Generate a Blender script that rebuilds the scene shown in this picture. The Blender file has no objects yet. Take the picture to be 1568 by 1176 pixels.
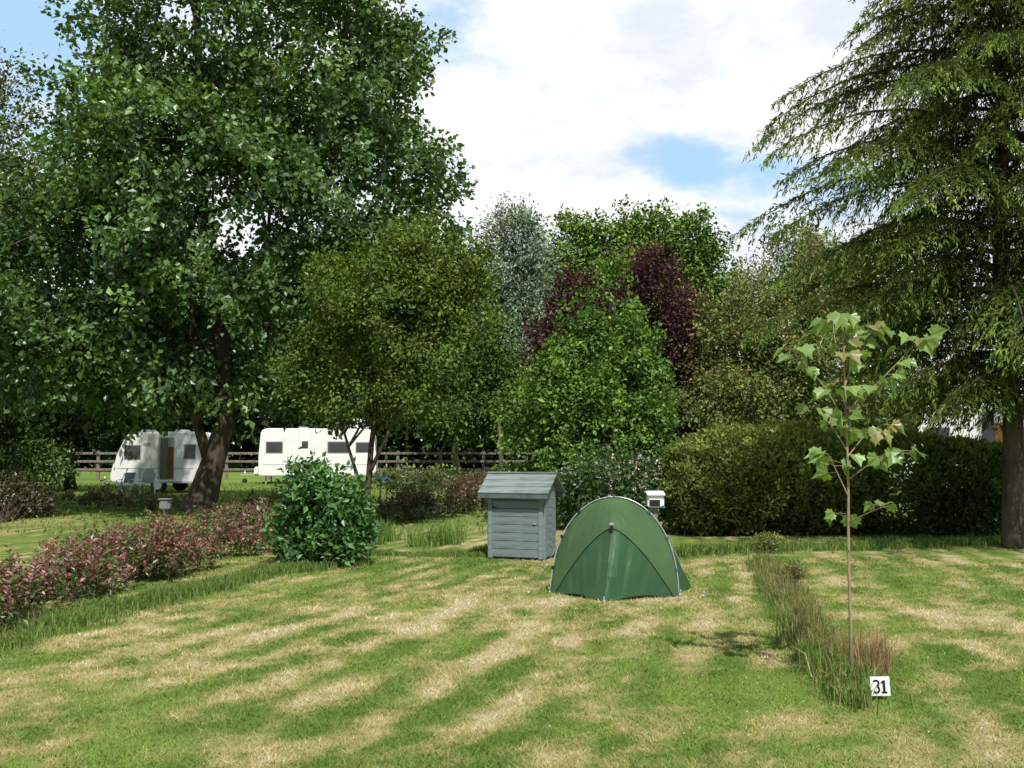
import bpy, bmesh, math, numpy as np
from mathutils import Vector, noise, Matrix
rng=np.random.default_rng(7)
S=bpy.context.scene
COL=S.collection
F=1524.0; CAMZ=1.6; PITCH=math.radians(3.83)
cam_d=bpy.data.cameras.new('camera'); cam=bpy.data.objects.new('camera',cam_d); COL.objects.link(cam)
cam.location=(0,0,CAMZ); cam.rotation_euler=(math.pi/2+PITCH,0,0)
cam_d.lens=35; cam_d.sensor_width=36; cam_d.clip_end=3000; S.camera=cam
S.view_settings.view_transform='Standard'; S.view_settings.look='None'; S.view_settings.exposure=0

def ray(px,py):
    dx=(px-784)/F; dy=(588-py)/F
    c,s=math.cos(PITCH),math.sin(PITCH)
    return np.array([dx, c-dy*s, s+dy*c])
def P(px,py,D):
    r=ray(px,py); r=r*(D/r[1]); return np.array([r[0],r[1],r[2]+CAMZ])
def G(px,py):
    r=ray(px,py); t=-CAMZ/r[2]; return np.array([r[0]*t,r[1]*t,0.0])
def blob(px,py,D,rx,rz,ry=None):
    k=D/F; c=P(px,py,D)
    return (c[0],c[1],c[2],rx*k,(ry if ry is not None else (rx+rz)/2)*k,rz*k)

# ---------------- materials
def nt(name):
    m=bpy.data.materials.new(name); m.use_nodes=True; t=m.node_tree; t.nodes.clear(); return m,t
def N(t,typ,**kw):
    n=t.nodes.new(typ)
    for k,v in kw.items(): setattr(n,k,v)
    return n
def math_(t,op,a,b=None,c=None,clamp=False):
    n=t.nodes.new('ShaderNodeMath'); n.operation=op; n.use_clamp=clamp
    for i,v in enumerate((a,b,c)):
        if v is None: continue
        if isinstance(v,(int,float)): n.inputs[i].default_value=v
        else: t.links.new(v,n.inputs[i])
    return n.outputs[0]
def mixc(t,f,a,b,bt='MIX'):
    n=t.nodes.new('ShaderNodeMix'); n.data_type='RGBA'; n.blend_type=bt
    for s,v in ((n.inputs['Factor'],f),(n.inputs['A'],a),(n.inputs['B'],b)):
        if isinstance(v,(int,float)): s.default_value=v
        elif isinstance(v,tuple): s.default_value=(*v,1) if len(v)==3 else v
        else: t.links.new(v,s)
    return n.outputs['Result']
def ss(t,v,lo,hi):
    n=t.nodes.new('ShaderNodeMapRange'); n.interpolation_type='SMOOTHSTEP'
    t.links.new(v,n.inputs[0]); n.inputs[1].default_value=lo; n.inputs[2].default_value=hi
    return n.outputs[0]
def noise_(t,vec,scale,detail=3,rough=.55):
    n=t.nodes.new('ShaderNodeTexNoise'); n.inputs['Scale'].default_value=scale; n.inputs['Detail'].default_value=detail; n.inputs['Roughness'].default_value=rough
    if vec is not None: t.links.new(vec,n.inputs['Vector'])
    return n.outputs[0]

def leaf_mat(name,trans=0.3,gloss=.04,rough=.4,lo=.65,hi=1.35):
    m,t=nt(name)
    o=N(t,'ShaderNodeOutputMaterial'); a=N(t,'ShaderNodeAttribute',attribute_name='Col'); g=N(t,'ShaderNodeNewGeometry')
    r=math_(t,'MULTIPLY_ADD',g.outputs['Random Per Island'],hi-lo,lo)
    vm=N(t,'ShaderNodeVectorMath',operation='SCALE'); t.links.new(a.outputs['Color'],vm.inputs[0]); t.links.new(r,vm.inputs['Scale'])
    d=N(t,'ShaderNodeBsdfDiffuse'); t.links.new(vm.outputs[0],d.inputs[0]); out=d.outputs[0]
    if trans>0:
        tr=N(t,'ShaderNodeBsdfTranslucent'); v2=N(t,'ShaderNodeVectorMath',operation='MULTIPLY'); t.links.new(vm.outputs[0],v2.inputs[0]); v2.inputs[1].default_value=(1.5,1.6,.55); t.links.new(v2.outputs[0],tr.inputs['Color'])
        mx=N(t,'ShaderNodeMixShader'); mx.inputs[0].default_value=trans
        t.links.new(d.outputs[0],mx.inputs[1]); t.links.new(tr.outputs[0],mx.inputs[2]); out=mx.outputs[0]
    if gloss>0:
        gl=N(t,'ShaderNodeBsdfGlossy'); gl.inputs['Roughness'].default_value=rough; gl.inputs['Color'].default_value=(.9,.95,1,1)
        m2=N(t,'ShaderNodeMixShader'); m2.inputs[0].default_value=gloss; t.links.new(out,m2.inputs[1]); t.links.new(gl.outputs[0],m2.inputs[2]); out=m2.outputs[0]
    t.links.new(out,o.inputs[0])
    return m
LEAF=leaf_mat('leaf_foliage',.25); LEAFN=leaf_mat('leaf_matt_foliage',.2,.015); LEAFF=leaf_mat('leaf_far_foliage',0,0); GRASSL=leaf_mat('tall_grass_blade',0.2,0); NEEDLE=leaf_mat('conifer_needles',.12,0)

def pmat(name,col,rough=.6,spec=.4,var=.25,scale=8,bump=0.0,bscale=60,metal=0,stretch=(1,1,1),dirt=None):
    m,t=nt(name); o=N(t,'ShaderNodeOutputMaterial'); p=N(t,'ShaderNodeBsdfPrincipled')
    tc=N(t,'ShaderNodeTexCoord'); mp=N(t,'ShaderNodeMapping'); mp.inputs['Scale'].default_value=stretch
    t.links.new(tc.outputs['Object'],mp.inputs[0])
    n=noise_(t,mp.outputs[0],scale,4,.6)
    c2=dirt if dirt else tuple(x*(1-var*1.6) for x in col)
    c=mixc(t,ss(t,n,.35,.75),col,c2)
    t.links.new(c,p.inputs['Base Color']); p.inputs['Roughness'].default_value=rough; p.inputs['Specular IOR Level'].default_value=spec; p.inputs['Metallic'].default_value=metal
    if bump>0:
        b=N(t,'ShaderNodeBump'); b.inputs['Strength'].default_value=bump; b.inputs['Distance'].default_value=.02
        t.links.new(noise_(t,mp.outputs[0],bscale,3),b.inputs['Height']); t.links.new(b.outputs[0],p.inputs['Normal'])
    t.links.new(p.outputs[0],o.inputs[0]); return m
BARK=pmat('bark_grey_brown',(.10,.08,.058),.9,.1,.4,6,.9,18,stretch=(1,1,.25))
BARKP=pmat('birch_bark',(.42,.38,.33),.8,.2,.45,7,.5,20,stretch=(1,1,1.5))
BARKS=pmat('sapling_bark',(.36,.28,.17),.8,.2,.25,20,.3,60,stretch=(1,1,.3))
DARKC=pmat('hedge_dark_core',(.012,.014,.007),1,0,.3,5)  # near-black colour for the solid hedge core that blocks light
WHITE=pmat('caravan_white_panel',(.86,.86,.85),.35,.5,.03,1.2,dirt=(.80,.81,.80))
GLASS=pmat('caravan_window_tint',(.06,.07,.08),.12,.6,.2,1)
GREYP=pmat('grey_plastic_trim',(.42,.43,.44),.5,.4,.1,4)
GREYD=pmat('dark_grey_plastic',(.2,.22,.23),.5,.4,.1,4)
BLACK=pmat('black_rubber',(.02,.02,.02),.7,.3,.2,6)
REDP=pmat('red_lamp_plastic',(.45,.03,.02),.4,.4,.1,4)
BLUEP=pmat('blue_plastic',(.05,.14,.35),.4,.4,.1,4)
TEAL=pmat('teal_chair_fabric',(.14,.26,.30),.7,.2,.2,8)
WOODD=pmat('brown_door_wood',(.18,.08,.03),.5,.3,.3,6)
POSTW=pmat('weathered_fence_wood',(.24,.21,.17),.85,.2,.4,9,.4,30,stretch=(1,1,.3))
PAINT=pmat('weathered_blue_grey_paint',(.215,.27,.285),.7,.25,.25,5,.4,40,stretch=(.35,1,3),dirt=(.15,.19,.185))
PAINTD=pmat('blue_grey_roof_board',(.225,.275,.27),.75,.25,.3,6,.3,30,stretch=(.4,2,2),dirt=(.13,.155,.125))
PAINTE=pmat('roof_fascia_paint',(.12,.155,.16),.7,.25,.25,6)
METAL=pmat('aluminium_pole',(.55,.58,.62),.3,.5,.05,5,metal=.6)
SIGNW=pmat('sign_white_plate',(.8,.8,.78),.4,.4,.04,12)
SIGNB=pmat('sign_black_print',(.01,.01,.01),.5,.3,.0,12)

def link(o,parent=None):
    COL.objects.link(o)
    if parent is not None: o.parent=parent
    return o
def empty(name,loc=(0,0,0),rz=0):
    e=bpy.data.objects.new(name,None); e.location=loc; e.rotation_euler=(0,0,rz); e.empty_display_size=.2; COL.objects.link(e); return e
def mesh_np(name,verts,faces,mat,cols=None,smooth=False,parent=None):
    me=bpy.data.meshes.new(name); nv=len(verts); k=faces.shape[1]; nf=len(faces)
    me.vertices.add(nv); me.vertices.foreach_set('co',verts.astype(np.float32).ravel())
    me.loops.add(nf*k); me.loops.foreach_set('vertex_index',faces.astype(np.int32).ravel())
    me.polygons.add(nf); me.polygons.foreach_set('loop_start',np.arange(0,nf*k,k,dtype=np.int32))
    me.polygons.foreach_set('use_smooth',np.full(nf,smooth))
    me.update(calc_edges=True)
    if cols is not None:
        a=me.color_attributes.new('Col','FLOAT_COLOR','POINT')
        c=np.ones((nv,4),np.float32); c[:,:3]=cols; a.data.foreach_set('color',c.ravel())
    me.materials.append(mat)
    return link(bpy.data.objects.new(name,me),parent)
def nrm(v): return v/np.maximum(np.linalg.norm(v,axis=1,keepdims=True),1e-9)

def leaf_mesh(name,p,d,n,s,w,cols,mat=LEAF,parent=None):
    N_=len(p); d=nrm(d); side=nrm(np.cross(d,n)); n2=np.cross(side,d); s=s[:,None]
    v=np.empty((N_,4,3)); v[:,0]=p; v[:,1]=p+d*s*.42+side*s*w+n2*s*.07; v[:,2]=p+d*s-n2*s*.08; v[:,3]=p+d*s*.42-side*s*w+n2*s*.07
    i=np.arange(N_)[:,None]*4
    f=np.concatenate([np.concatenate([i,i+1,i+2],1),np.concatenate([i,i+2,i+3],1)],1).reshape(-1,3)
    return mesh_np(name,v.reshape(-1,3),f,mat,np.repeat(cols,4,axis=0),parent=parent)

class Tubes:
    def __init__(s): s.v=[];s.f=[];s.n=0
    def add(s,pts,rad,k=7):
        pts=np.array(pts,float); m=len(pts); rad=np.array(rad,float)
        if m<2: return
        tan=np.gradient(pts,axis=0); tan=nrm(tan)
        ref=np.array([1,0,0.]) if abs(tan[0][0])<.8 else np.array([0,1,0.])
        a=nrm(np.cross(tan,ref)); b=np.cross(tan,a)
        th=np.linspace(0,2*np.pi,k,endpoint=False)
        ring=pts[:,None]+rad[:,None,None]*(a[:,None]*np.cos(th)[None,:,None]+b[:,None]*np.sin(th)[None,:,None])
        s.v.append(ring.reshape(-1,3))
        i=np.arange(m-1)[:,None]*k; j=np.arange(k)[None]; j2=(j+1)%k
        f=np.stack([i+j,i+j2,i+k+j2,i+k+j],-1).reshape(-1,4)+s.n
        s.f.append(f); s.n+=m*k
    def build(s,name,mat,parent=None):
        return mesh_np(name,np.concatenate(s.v),np.concatenate(s.f),mat,smooth=True,parent=parent)
def curve(p0,p1,sag=0,jit=.05,n=6):
    p0=np.array(p0,float);p1=np.array(p1,float); t=np.linspace(0,1,n)[:,None]
    L=np.linalg.norm(p1-p0); q=p0*(1-t)+p1*t
    q[:,2]+=(sag*L*4*t*(1-t))[:,0]
    j=rng.normal(0,jit*L,(n,3)); j[0]=0;j[-1]=0
    return q+j*.5
def resample(pts,n):
    pts=np.array(pts,float); d=np.r_[0,np.cumsum(np.linalg.norm(np.diff(pts,axis=0),axis=1))]
    t=np.linspace(0,d[-1],n); return np.stack([np.interp(t,d,pts[:,i]) for i in range(3)],1)

def sample_crown(blobs,n,inner=.45,gap=.0,seed=0,gs=.8,bump=.22):
    B=np.array(blobs); area=(B[:,3]*B[:,5])**1.0; pr=area/area.sum()
    out=[];od=[]
    while sum(len(o) for o in out)<n:
        k=rng.choice(len(B),n,p=pr); d=nrm(rng.normal(size=(n,3)))
        ph=seed*1.7
        r=1+bump*(np.sin(d[:,0]*5+k*2.1+ph)*np.sin(d[:,2]*6+k+ph)+.6*np.sin(d[:,1]*9+d[:,2]*11+k*3))
        rad=(inner+(1-inner)*rng.random(n)**.6)*r
        c=B[k,:3]+d*B[k,3:]*rad[:,None]
        keep=np.ones(n,bool)
        for b in B:
            q=(c-b[:3])/b[3:]; keep&=~((q**2).sum(1)<(inner*.8)**2)
        if gap>0:
            nz=np.array([noise.noise(Vector(x)*gs+Vector((seed,0,0))) for x in c]); keep&=nz>(-.35+gap)
        keep&=c[:,2]>.15
        out.append(c[keep]);od.append(d[keep])
    return np.concatenate(out)[:n],np.concatenate(od)[:n]

def spray_leaves(c,od,per,L,rad,size,pal,droop=.2,up=.6,hue=.2,w=.3):
    n=len(c); axis=nrm(od+rng.normal(0,.5,(n,3))+np.array([0,0,-droop+.25]))
    idx=np.repeat(np.arange(n),per); m=len(idx)
    t=rng.random(m)-.35
    p=c[idx]+axis[idx]*(t*L)[:,None]+rng.normal(0,rad,(m,3))*(1.1-.5*t)[:,None]
    p[:,2]-=droop*L*np.maximum(t,0)**2
    d=axis[idx]*.8+rng.normal(0,.7,(m,3))+np.array([0,0,-droop])
    nn=nrm(np.array([0,0,up])+od[idx]*.5+rng.normal(0,.55,(m,3)))
    s=size*(.6+.7*rng.random(m))
    pal=np.array(pal); k=rng.integers(0,len(pal),n)
    k2=rng.integers(0,len(pal),m)
    cc=pal[k][idx]*.65+pal[k2]*.35
    cc=cc*(1+hue*rng.normal(size=n))[idx][:,None].clip(.5,1.6)
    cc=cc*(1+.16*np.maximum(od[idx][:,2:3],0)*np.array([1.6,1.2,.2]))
    return p,d,nn,s,cc

def tree(name,base,trunk,blobs,nspray,per,size,pal,r0=.15,L=None,rad=None,limbs=9,twigs=120,gap=.1,seed=1,inner=.4,droop=.2,w=.3,bark=BARK,stems=None,up=.6,gs=.8,hue=.2,bump=.22,mat=None):
    e=empty(name,tuple(base)); e_loc=np.array(base,float)
    if L is None: L=size*6
    if rad is None: rad=size*1.5
    c,od=sample_crown(blobs,nspray,inner,gap,seed,gs,bump)
    T=Tubes()
    paths=[resample(trunk,14)]
    tr=paths[0]+rng.normal(0,r0*.18,(14,3)); tr[0]=trunk[0]; paths[0]=tr
    rr=np.linspace(1,.12,14)*r0; rr[0]*=1.45; rr[1]*=1.1
    T.add(tr-e_loc,rr,10)
    if stems:
        for st,r in stems:
            q=resample(st,9); paths.append(q); T.add(q-e_loc,np.linspace(1,.2,9)*r,8)
    B=np.array(blobs); zmin=max(tr[0][2]+.8, (B[:,2]-B[:,5]).min()-.3)
    nodes=[];
    for i in range(limbs):
        b=B[i%len(B)]; src=paths[i%len(paths)]
        tgt=b[:3]+nrm(rng.normal(size=(1,3)))[0]*b[3:]*.5
        cand=src[(src[:,2]<tgt[2]-.1*abs(tgt[2]))&(src[:,2]>min(zmin,src[:,2].max()*.5))]
        s0=cand[rng.integers(0,len(cand))] if len(cand) else src[len(src)//2]
        q=curve(s0,tgt,sag=.06,jit=.06,n=8); T.add(q-e_loc,np.linspace(.32,.06,8)*r0,6); nodes.append(q[2:])
    nodes=np.concatenate(nodes+[p[6:] for p in paths])
    sel=rng.choice(len(c),min(twigs,len(c)),replace=False)
    for j in sel:
        dd=((nodes-c[j])**2).sum(1); s0=nodes[dd.argmin()]
        q=curve(s0,c[j],sag=.05,jit=.1,n=5); T.add(q-e_loc,np.linspace(.10,.02,5)*r0**.8*.8,4)
    T.build('trunk_and_branches',bark,e)
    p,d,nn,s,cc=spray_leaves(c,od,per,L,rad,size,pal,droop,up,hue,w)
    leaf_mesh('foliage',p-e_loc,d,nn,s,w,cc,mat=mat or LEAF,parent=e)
    return e

# ---------------- objects
def box(name,loc,size,mat,parent=None,bev=.0,rot=(0,0,0)):
    bm=bmesh.new(); bmesh.ops.create_cube(bm,size=1)
    for v in bm.verts: v.co=Vector((v.co.x*size[0],v.co.y*size[1],v.co.z*size[2]))
    if bev>0: bmesh.ops.bevel(bm,geom=list(bm.edges),offset=bev,segments=2,affect='EDGES')
    me=bpy.data.meshes.new(name); bm.to_mesh(me); bm.free(); me.materials.append(mat)
    o=bpy.data.objects.new(name,me); o.location=loc; o.rotation_euler=rot; return link(o,parent)
def cyl(name,loc,r,h,mat,parent=None,rot=(0,0,0),seg=20,bev=.0,r2=None):
    bm=bmesh.new(); bmesh.ops.create_cone(bm,cap_ends=True,segments=seg,radius1=r,radius2=r if r2 is None else r2,depth=h)
    if bev: bmesh.ops.bevel(bm,geom=[e for e in bm.edges if e.calc_face_angle(0)>1],offset=bev,segments=2,affect='EDGES')
    me=bpy.data.meshes.new(name); bm.to_mesh(me); bm.free(); me.materials.append(mat)
    for f in me.polygons: f.use_smooth=len(f.vertices)==4
    o=bpy.data.objects.new(name,me); o.location=loc; o.rotation_euler=rot; return link(o,parent)
def extr(name,prof,y0,y1,mat,parent=None,bev=.04):
    bm=bmesh.new(); a=[bm.verts.new((x,y0,z)) for x,z in prof]; b=[bm.verts.new((x,y1,z)) for x,z in prof]
    n=len(prof); bm.faces.new(a); bm.faces.new(b[::-1])
    for i in range(n): bm.faces.new((a[i],b[i],b[(i+1)%n],a[(i+1)%n]))
    bmesh.ops.recalc_face_normals(bm,faces=bm.faces)
    if bev: bmesh.ops.bevel(bm,geom=list(bm.edges),offset=bev,segments=3,affect='EDGES')
    me=bpy.data.meshes.new(name); bm.to_mesh(me); bm.free(); me.materials.append(mat)
    return link(bpy.data.objects.new(name,me),parent)

# ---------------- ground
LAT=rng.random((8,256,256))
def vn(x,y,sc,seed=0,octv=3,rough=.55):
    out=0;amp=1;tot=0
    for o in range(octv):
        L_=LAT[(seed+o)%8]; u=x*sc*2**o+17.3*o+seed*5.1; v=y*sc*2**o+9.7*o+seed*3.3
        i=np.floor(u).astype(int); j=np.floor(v).astype(int); fu=u-i; fv=v-j; fu=fu*fu*(3-2*fu); fv=fv*fv*(3-2*fv)
        a=L_[i%256,j%256];b=L_[(i+1)%256,j%256];c=L_[i%256,(j+1)%256];d=L_[(i+1)%256,(j+1)%256]
        out=out+amp*((a*(1-fu)+b*fu)*(1-fv)+(c*(1-fu)+d*fu)*fv); tot+=amp; amp*=rough
    return out/tot
def sst(v,a,b):
    t=np.clip((v-a)/(b-a),0,1); return t*t*(3-2*t)
GREEN=np.array([.18,.25,.058]); GREEN2=np.array([.12,.19,.042]); STRAW=np.array([.36,.325,.14]); PALE=np.array([.49,.43,.27])
def lawn(x,y):
    s=x-.178*y-1.02
    yy=np.clip(y,0,20)
    u=np.where(s<0,s*(1+.08*yy)/1.6,s*1.05)+(vn(x,y,.5,1,2)-.5)*.55
    stripe=np.sin(u*2*np.pi/.58)
    cross=np.sin((x*.55+y)*2*np.pi/1.15+vn(x,y,.4,5,2)*6)
    amp=.02+.10*sst(vn(x,y,.45,4,2),.25,.75)
    a=math.radians(24); xr=x*math.cos(a)-y*math.sin(a); yr=x*math.sin(a)+y*math.cos(a)
    n1=vn(xr,yr*.7,2.4,2,4,.65); n2=vn(x,y,.3,3,2); n3=vn(x,y,7,5,3,.7); n4=vn(x,y,28,6,2,.7)
    v=n1*1.05-.005+amp*stripe*(1+.5*cross)+(n2-.5)*.30+(n3-.5)*.32+(n4-.5)*.24-.05*sst(y,13,17)-.10*sst(y,19,24)
    k1=sst(v,.39,.70)[...,None]; k2=sst(v,.66,.86)[...,None]
    gm=sst(vn(x,y,1.3,7,3)+.12*stripe,.3,.7)[...,None]
    g=GREEN2*(1-gm)+GREEN*gm
    c=g*(1-k1)+STRAW*k1; c=c*(1-k2)+PALE*k2
    fr=sst(y,20,28)[...,None]; c=c*(1-fr)+np.array([.15,.225,.05])*(.7+.7*n2[...,None])*fr
    return c
m,t=nt('mown_lawn')
o=N(t,'ShaderNodeOutputMaterial'); p=N(t,'ShaderNodeBsdfDiffuse'); a=N(t,'ShaderNodeAttribute',attribute_name='Col'); g=N(t,'ShaderNodeNewGeometry')
n4=noise_(t,g.outputs['Position'],70,3,.75); vm=N(t,'ShaderNodeVectorMath',operation='SCALE'); t.links.new(a.outputs['Color'],vm.inputs[0]); t.links.new(math_(t,'MULTIPLY_ADD',n4,1.1,.40),vm.inputs['Scale'])
t.links.new(vm.outputs[0],p.inputs[0]); b=N(t,'ShaderNodeBump'); b.inputs['Strength'].default_value=.8; b.inputs['Distance'].default_value=.02; t.links.new(n4,b.inputs['Height']); t.links.new(b.outputs[0],p.inputs['Normal']); t.links.new(p.outputs[0],o.inputs[0])
LAWN=m
BLADE=leaf_mat('lawn_blades',0.2,0,lo=.75,hi=1.5)
gx=np.r_[np.linspace(-700,-40,12),np.linspace(-36,-10.5,30),np.arange(-10,11,.06),np.linspace(11.5,36,28),np.linspace(40,700,12)]; gy=np.r_[np.linspace(-60,0,5),np.linspace(1,3.5,5),np.arange(4,19,.06),np.linspace(19.5,70,70),np.linspace(80,1500,14)]
X,Y=np.meshgrid(gx,gy)
def gz(x,y): return .02*np.sin(x*.9+1)*np.sin(y*.7)*((y>2)&(y<18)&(abs(x)<15))
V=np.stack([X,Y,gz(X,Y)],-1).reshape(-1,3); nx=len(gx); i=np.arange(len(gy)-1)[:,None]*nx+np.arange(nx-1)[None]
Fc=np.stack([i,i+1,i+nx+1,i+nx],-1).reshape(-1,4)
mesh_np('lawn_ground',V,Fc,LAWN,cols=lawn(V[:,0],V[:,1]),smooth=True)
SG=G(1348,1072)
nb=280000
r=4.2*(15/4.2)**rng.random(nb); th=rng.uniform(-.60,.60,nb); bx=r*np.tan(th); by=r
bz=gz(bx,by); dist=r
h=(.008+.019*rng.random(nb)**2)*(1+.03*dist)*(.6+.8*vn(bx,by,2.5,3,2)); wd=.0019+.00042*dist
an=rng.uniform(0,2*np.pi,nb); lean=rng.normal(0,1.0,(nb,2))*h[:,None]
b0=np.stack([bx-np.cos(an)*wd,by-np.sin(an)*wd,bz-.003],1); b1=np.stack([bx+np.cos(an)*wd,by+np.sin(an)*wd,bz-.003],1); b2=np.stack([bx+lean[:,0],by+lean[:,1],bz+h],1)
mesh_np('lawn_grass',np.stack([b0,b1,b2],1).reshape(-1,3),np.arange(nb*3).reshape(-1,3),BLADE,cols=np.repeat(lawn(bx,by),3,axis=0))

def tall_grass(name,xy,hh,wd,pal,lean=.35,parent=None):
    bad=(np.abs(xy[:,0]-SG[0])<.13)&(xy[:,1]<SG[1]+.02)&(xy[:,1]>SG[1]-.7); xy=xy[~bad]
    n=len(xy); z=gz(xy[:,0],xy[:,1]); an=rng.uniform(0,2*np.pi,n); s=np.stack([np.cos(an),np.sin(an)],1)*wd
    h=hh*(.3+.7*rng.random(n))*(.2+1.5*vn(xy[:,0],xy[:,1],2.2,2,2)); la=rng.uniform(0,2*np.pi,n); l=np.stack([np.cos(la),np.sin(la)],1)*(lean*np.abs(rng.normal(0,1,n))*h)[:,None]
    v=np.zeros((n,5,3)); 
    v[:,0,:2]=xy-s; v[:,1,:2]=xy+s; v[:,0,2]=v[:,1,2]=z-.01
    v[:,2,:2]=xy-s*.8+l*.3; v[:,3,:2]=xy+s*.8+l*.3; v[:,2,2]=v[:,3,2]=z+h*.6
    v[:,4,:2]=xy+l; v[:,4,2]=z+h*(1-.25*np.minimum(np.abs(l).sum(1)/h,1))
    i=np.arange(n)[:,None]*5
    f=np.concatenate([i,i+1,i+3,i,i+3,i+2,i+2,i+3,i+4],1).reshape(-1,3)
    pal=np.array(pal); c=pal[rng.integers(0,len(pal),n)]*(.75+.5*rng.random((n,1)))
    return mesh_np(name,v.reshape(-1,3),f,GRASSL,np.repeat(c,5,axis=0),parent=parent)
def along(pts,n,w,per=12):
    q=resample([(*p[:2],0) for p in pts],200); k=rng.integers(0,200,n//per)
    c=q[k,:2]+rng.normal(0,w,(len(k),2))
    return np.repeat(c,per,axis=0)[:n]+rng.normal(0,.045,(len(k)*per,2))
GR=[(.13,.21,.048),(.16,.24,.06),(.10,.17,.038),(.20,.23,.08)]; ST=[(.38,.31,.16),(.30,.24,.12),(.15,.20,.05),(.14,.2,.05),(.24,.16,.10)]
a1=G(1168,868); a2=G(1212,930); a3=G(1265,1010); a4=G(1330,1085)
tall_grass('boundary_grass_strip',along([a1,a2,a3,a4],12000,.085),.20,.004,GR+ST[:1],lean=.5)
tall_grass('dry_grass_stalks',np.concatenate([along([a1,a2,a3],1500,.06),along([G(1262,1000),G(1320,1050)],700,.07)]),.34,.0022,ST,lean=.4)
tall_grass('dry_grass_stalks',along([G(1320,1035),G(1360,1022)],420,.045),.40,.002,[(.25,.15,.09),(.33,.24,.13)],lean=.8)
tall_grass('border_tall_grass',np.concatenate([along([G(-60,1010),G(100,955),G(300,905),G(420,878),G(560,862)],13000,.13),along([G(560,850),G(640,852),G(760,850)],3000,.12)]),.155,.005,GR,lean=.6)
tall_grass('border_tall_grass',np.concatenate([along([G(1030,850),G(1180,845),G(1400,835),G(1620,828)],9000,.22),along([G(740,845),G(870,850),G(1050,850)],3500,.15)]),.19,.006,GR,lean=.6)
tall_grass('border_tall_grass',np.concatenate([along([G(650,838),G(690,828)],900,.14),along([G(570,835),G(590,825)],900,.12)]),.42,.006,[(.17,.25,.06),(.12,.2,.05)],lean=.5)
tall_grass('meadow_grass',np.stack([rng.uniform(-24,24,24000),rng.uniform(19,50,24000)],1),.13,.02,[(.16,.23,.06),(.19,.25,.07),(.25,.25,.10)],lean=.6)
nd=110; q=[G(rng.uniform(0,1568),rng.uniform(880,1170)) for _ in range(nd)]
T_v=[];T_f=[]
for k,c in enumerate(q):
    th=np.linspace(0,2*np.pi,6,endpoint=False); rr=.006
    T_v.append(np.stack([c[0]+rr*np.cos(th),c[1]+rr*np.sin(th),np.full(6,.035)+.004*np.cos(th)],1)); T_f.append(np.arange(6)+6*k)
mesh_np('daisy_flowers',np.concatenate(T_v),np.array(T_f),SIGNW)

# ---------------- trees
pt=[G(303,787),P(318,730,25.6),P(338,660,25.4),P(348,600,25.2),P(335,480,25),P(310,300,25),P(300,80,25),P(310,-150,25)]
stems=[([P(322,715,25.6),P(300,640,25.2),P(262,560,24.8),P(200,430,24.2)],.16),([P(338,655,25.4),P(400,560,24.6),P(480,430,24.4),P(540,250,24.6)],.13)]
bl=[blob(380,70,25,250,190),blob(340,-160,25,220,190),blob(555,100,25,100,130),blob(595,270,24,118,65),blob(190,190,25,120,130),blob(360,330,23.5,270,150),
    blob(120,430,25,230,120),blob(330,510,23.5,260,110),blob(590,375,24,130,80),blob(30,520,24,180,110),blob(-160,380,27,230,240),blob(470,560,25.5,110,70),blob(180,590,25,110,50),blob(250,250,23,170,120),blob(470,200,23.4,130,130),blob(100,350,24,150,90),blob(450,360,24,130,90)]
tree('poplar_tree',pt[0],pt,bl,4000,42,.16,[(.062,.125,.036),(.085,.16,.038),(.047,.10,.034),(.115,.19,.042)],r0=.29,L=.56,rad=.16,limbs=20,twigs=280,gap=.09,seed=3,inner=.5,droop=.25,w=.36,stems=stems,gs=.6,hue=.3,bump=.28)
tree('birch_tree',G(-120,760),[G(-120,760),P(-100,300,33),P(-80,0,33)],[blob(-60,180,33,110,90),blob(-100,330,33,160,150),blob(-40,110,33,70,60)],500,36,.15,[(.11,.13,.05),(.085,.115,.04)],r0=.2,seed=5,gap=.2,mat=LEAFF)
tree('hawthorn_tree',G(553,815),[G(553,815),P(566,740,20.5),P(572,650,20.4),P(585,560,20.3),P(610,450,20.3)],
     [blob(660,395,20.4,75,50),blob(590,470,20,105,80),blob(510,540,21,70,70),blob(660,500,20.8,75,80),blob(580,600,20.6,110,50),blob(715,385,20.8,32,28),blob(700,450,20.6,45,40),blob(520,440,21,50,40)],1200,38,.095,[(.095,.155,.026),(.07,.125,.025),(.14,.18,.03)],
     r0=.085,L=.42,rad=.12,limbs=14,twigs=160,gap=.18,seed=8,gs=1.2,bump=.36,mat=LEAFN,stems=[([P(560,770,20.5),P(535,690,20.3),P(510,600,20.5)],.05),([P(568,720,20.4),P(605,640,20.2),P(650,540,20.4)],.045)])
tree('birch_tree',G(700,735),[G(700,735),P(696,690,52),P(705,620,52),P(715,520,52)],[blob(725,530,50,65,90),blob(700,600,50,90,60),blob(770,610,50,60,60)],650,32,.22,[(.085,.14,.036),(.065,.115,.03)],r0=.22,seed=9,gap=.1,bark=BARKP,mat=LEAFF)
tree('willow_tree',G(790,728),[G(790,728),P(790,600,60),P(790,380,60)],[blob(792,360,60,42,42),blob(770,430,60,45,60),blob(815,430,60,30,60),blob(770,530,60,60,90),blob(740,470,60,30,60)],900,32,.26,[(.20,.26,.18),(.15,.21,.125),(.25,.30,.23)],r0=.2,seed=11,gap=.15,w=.2,L=1.1,rad=.3,bump=.3,mat=LEAFF)
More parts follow.
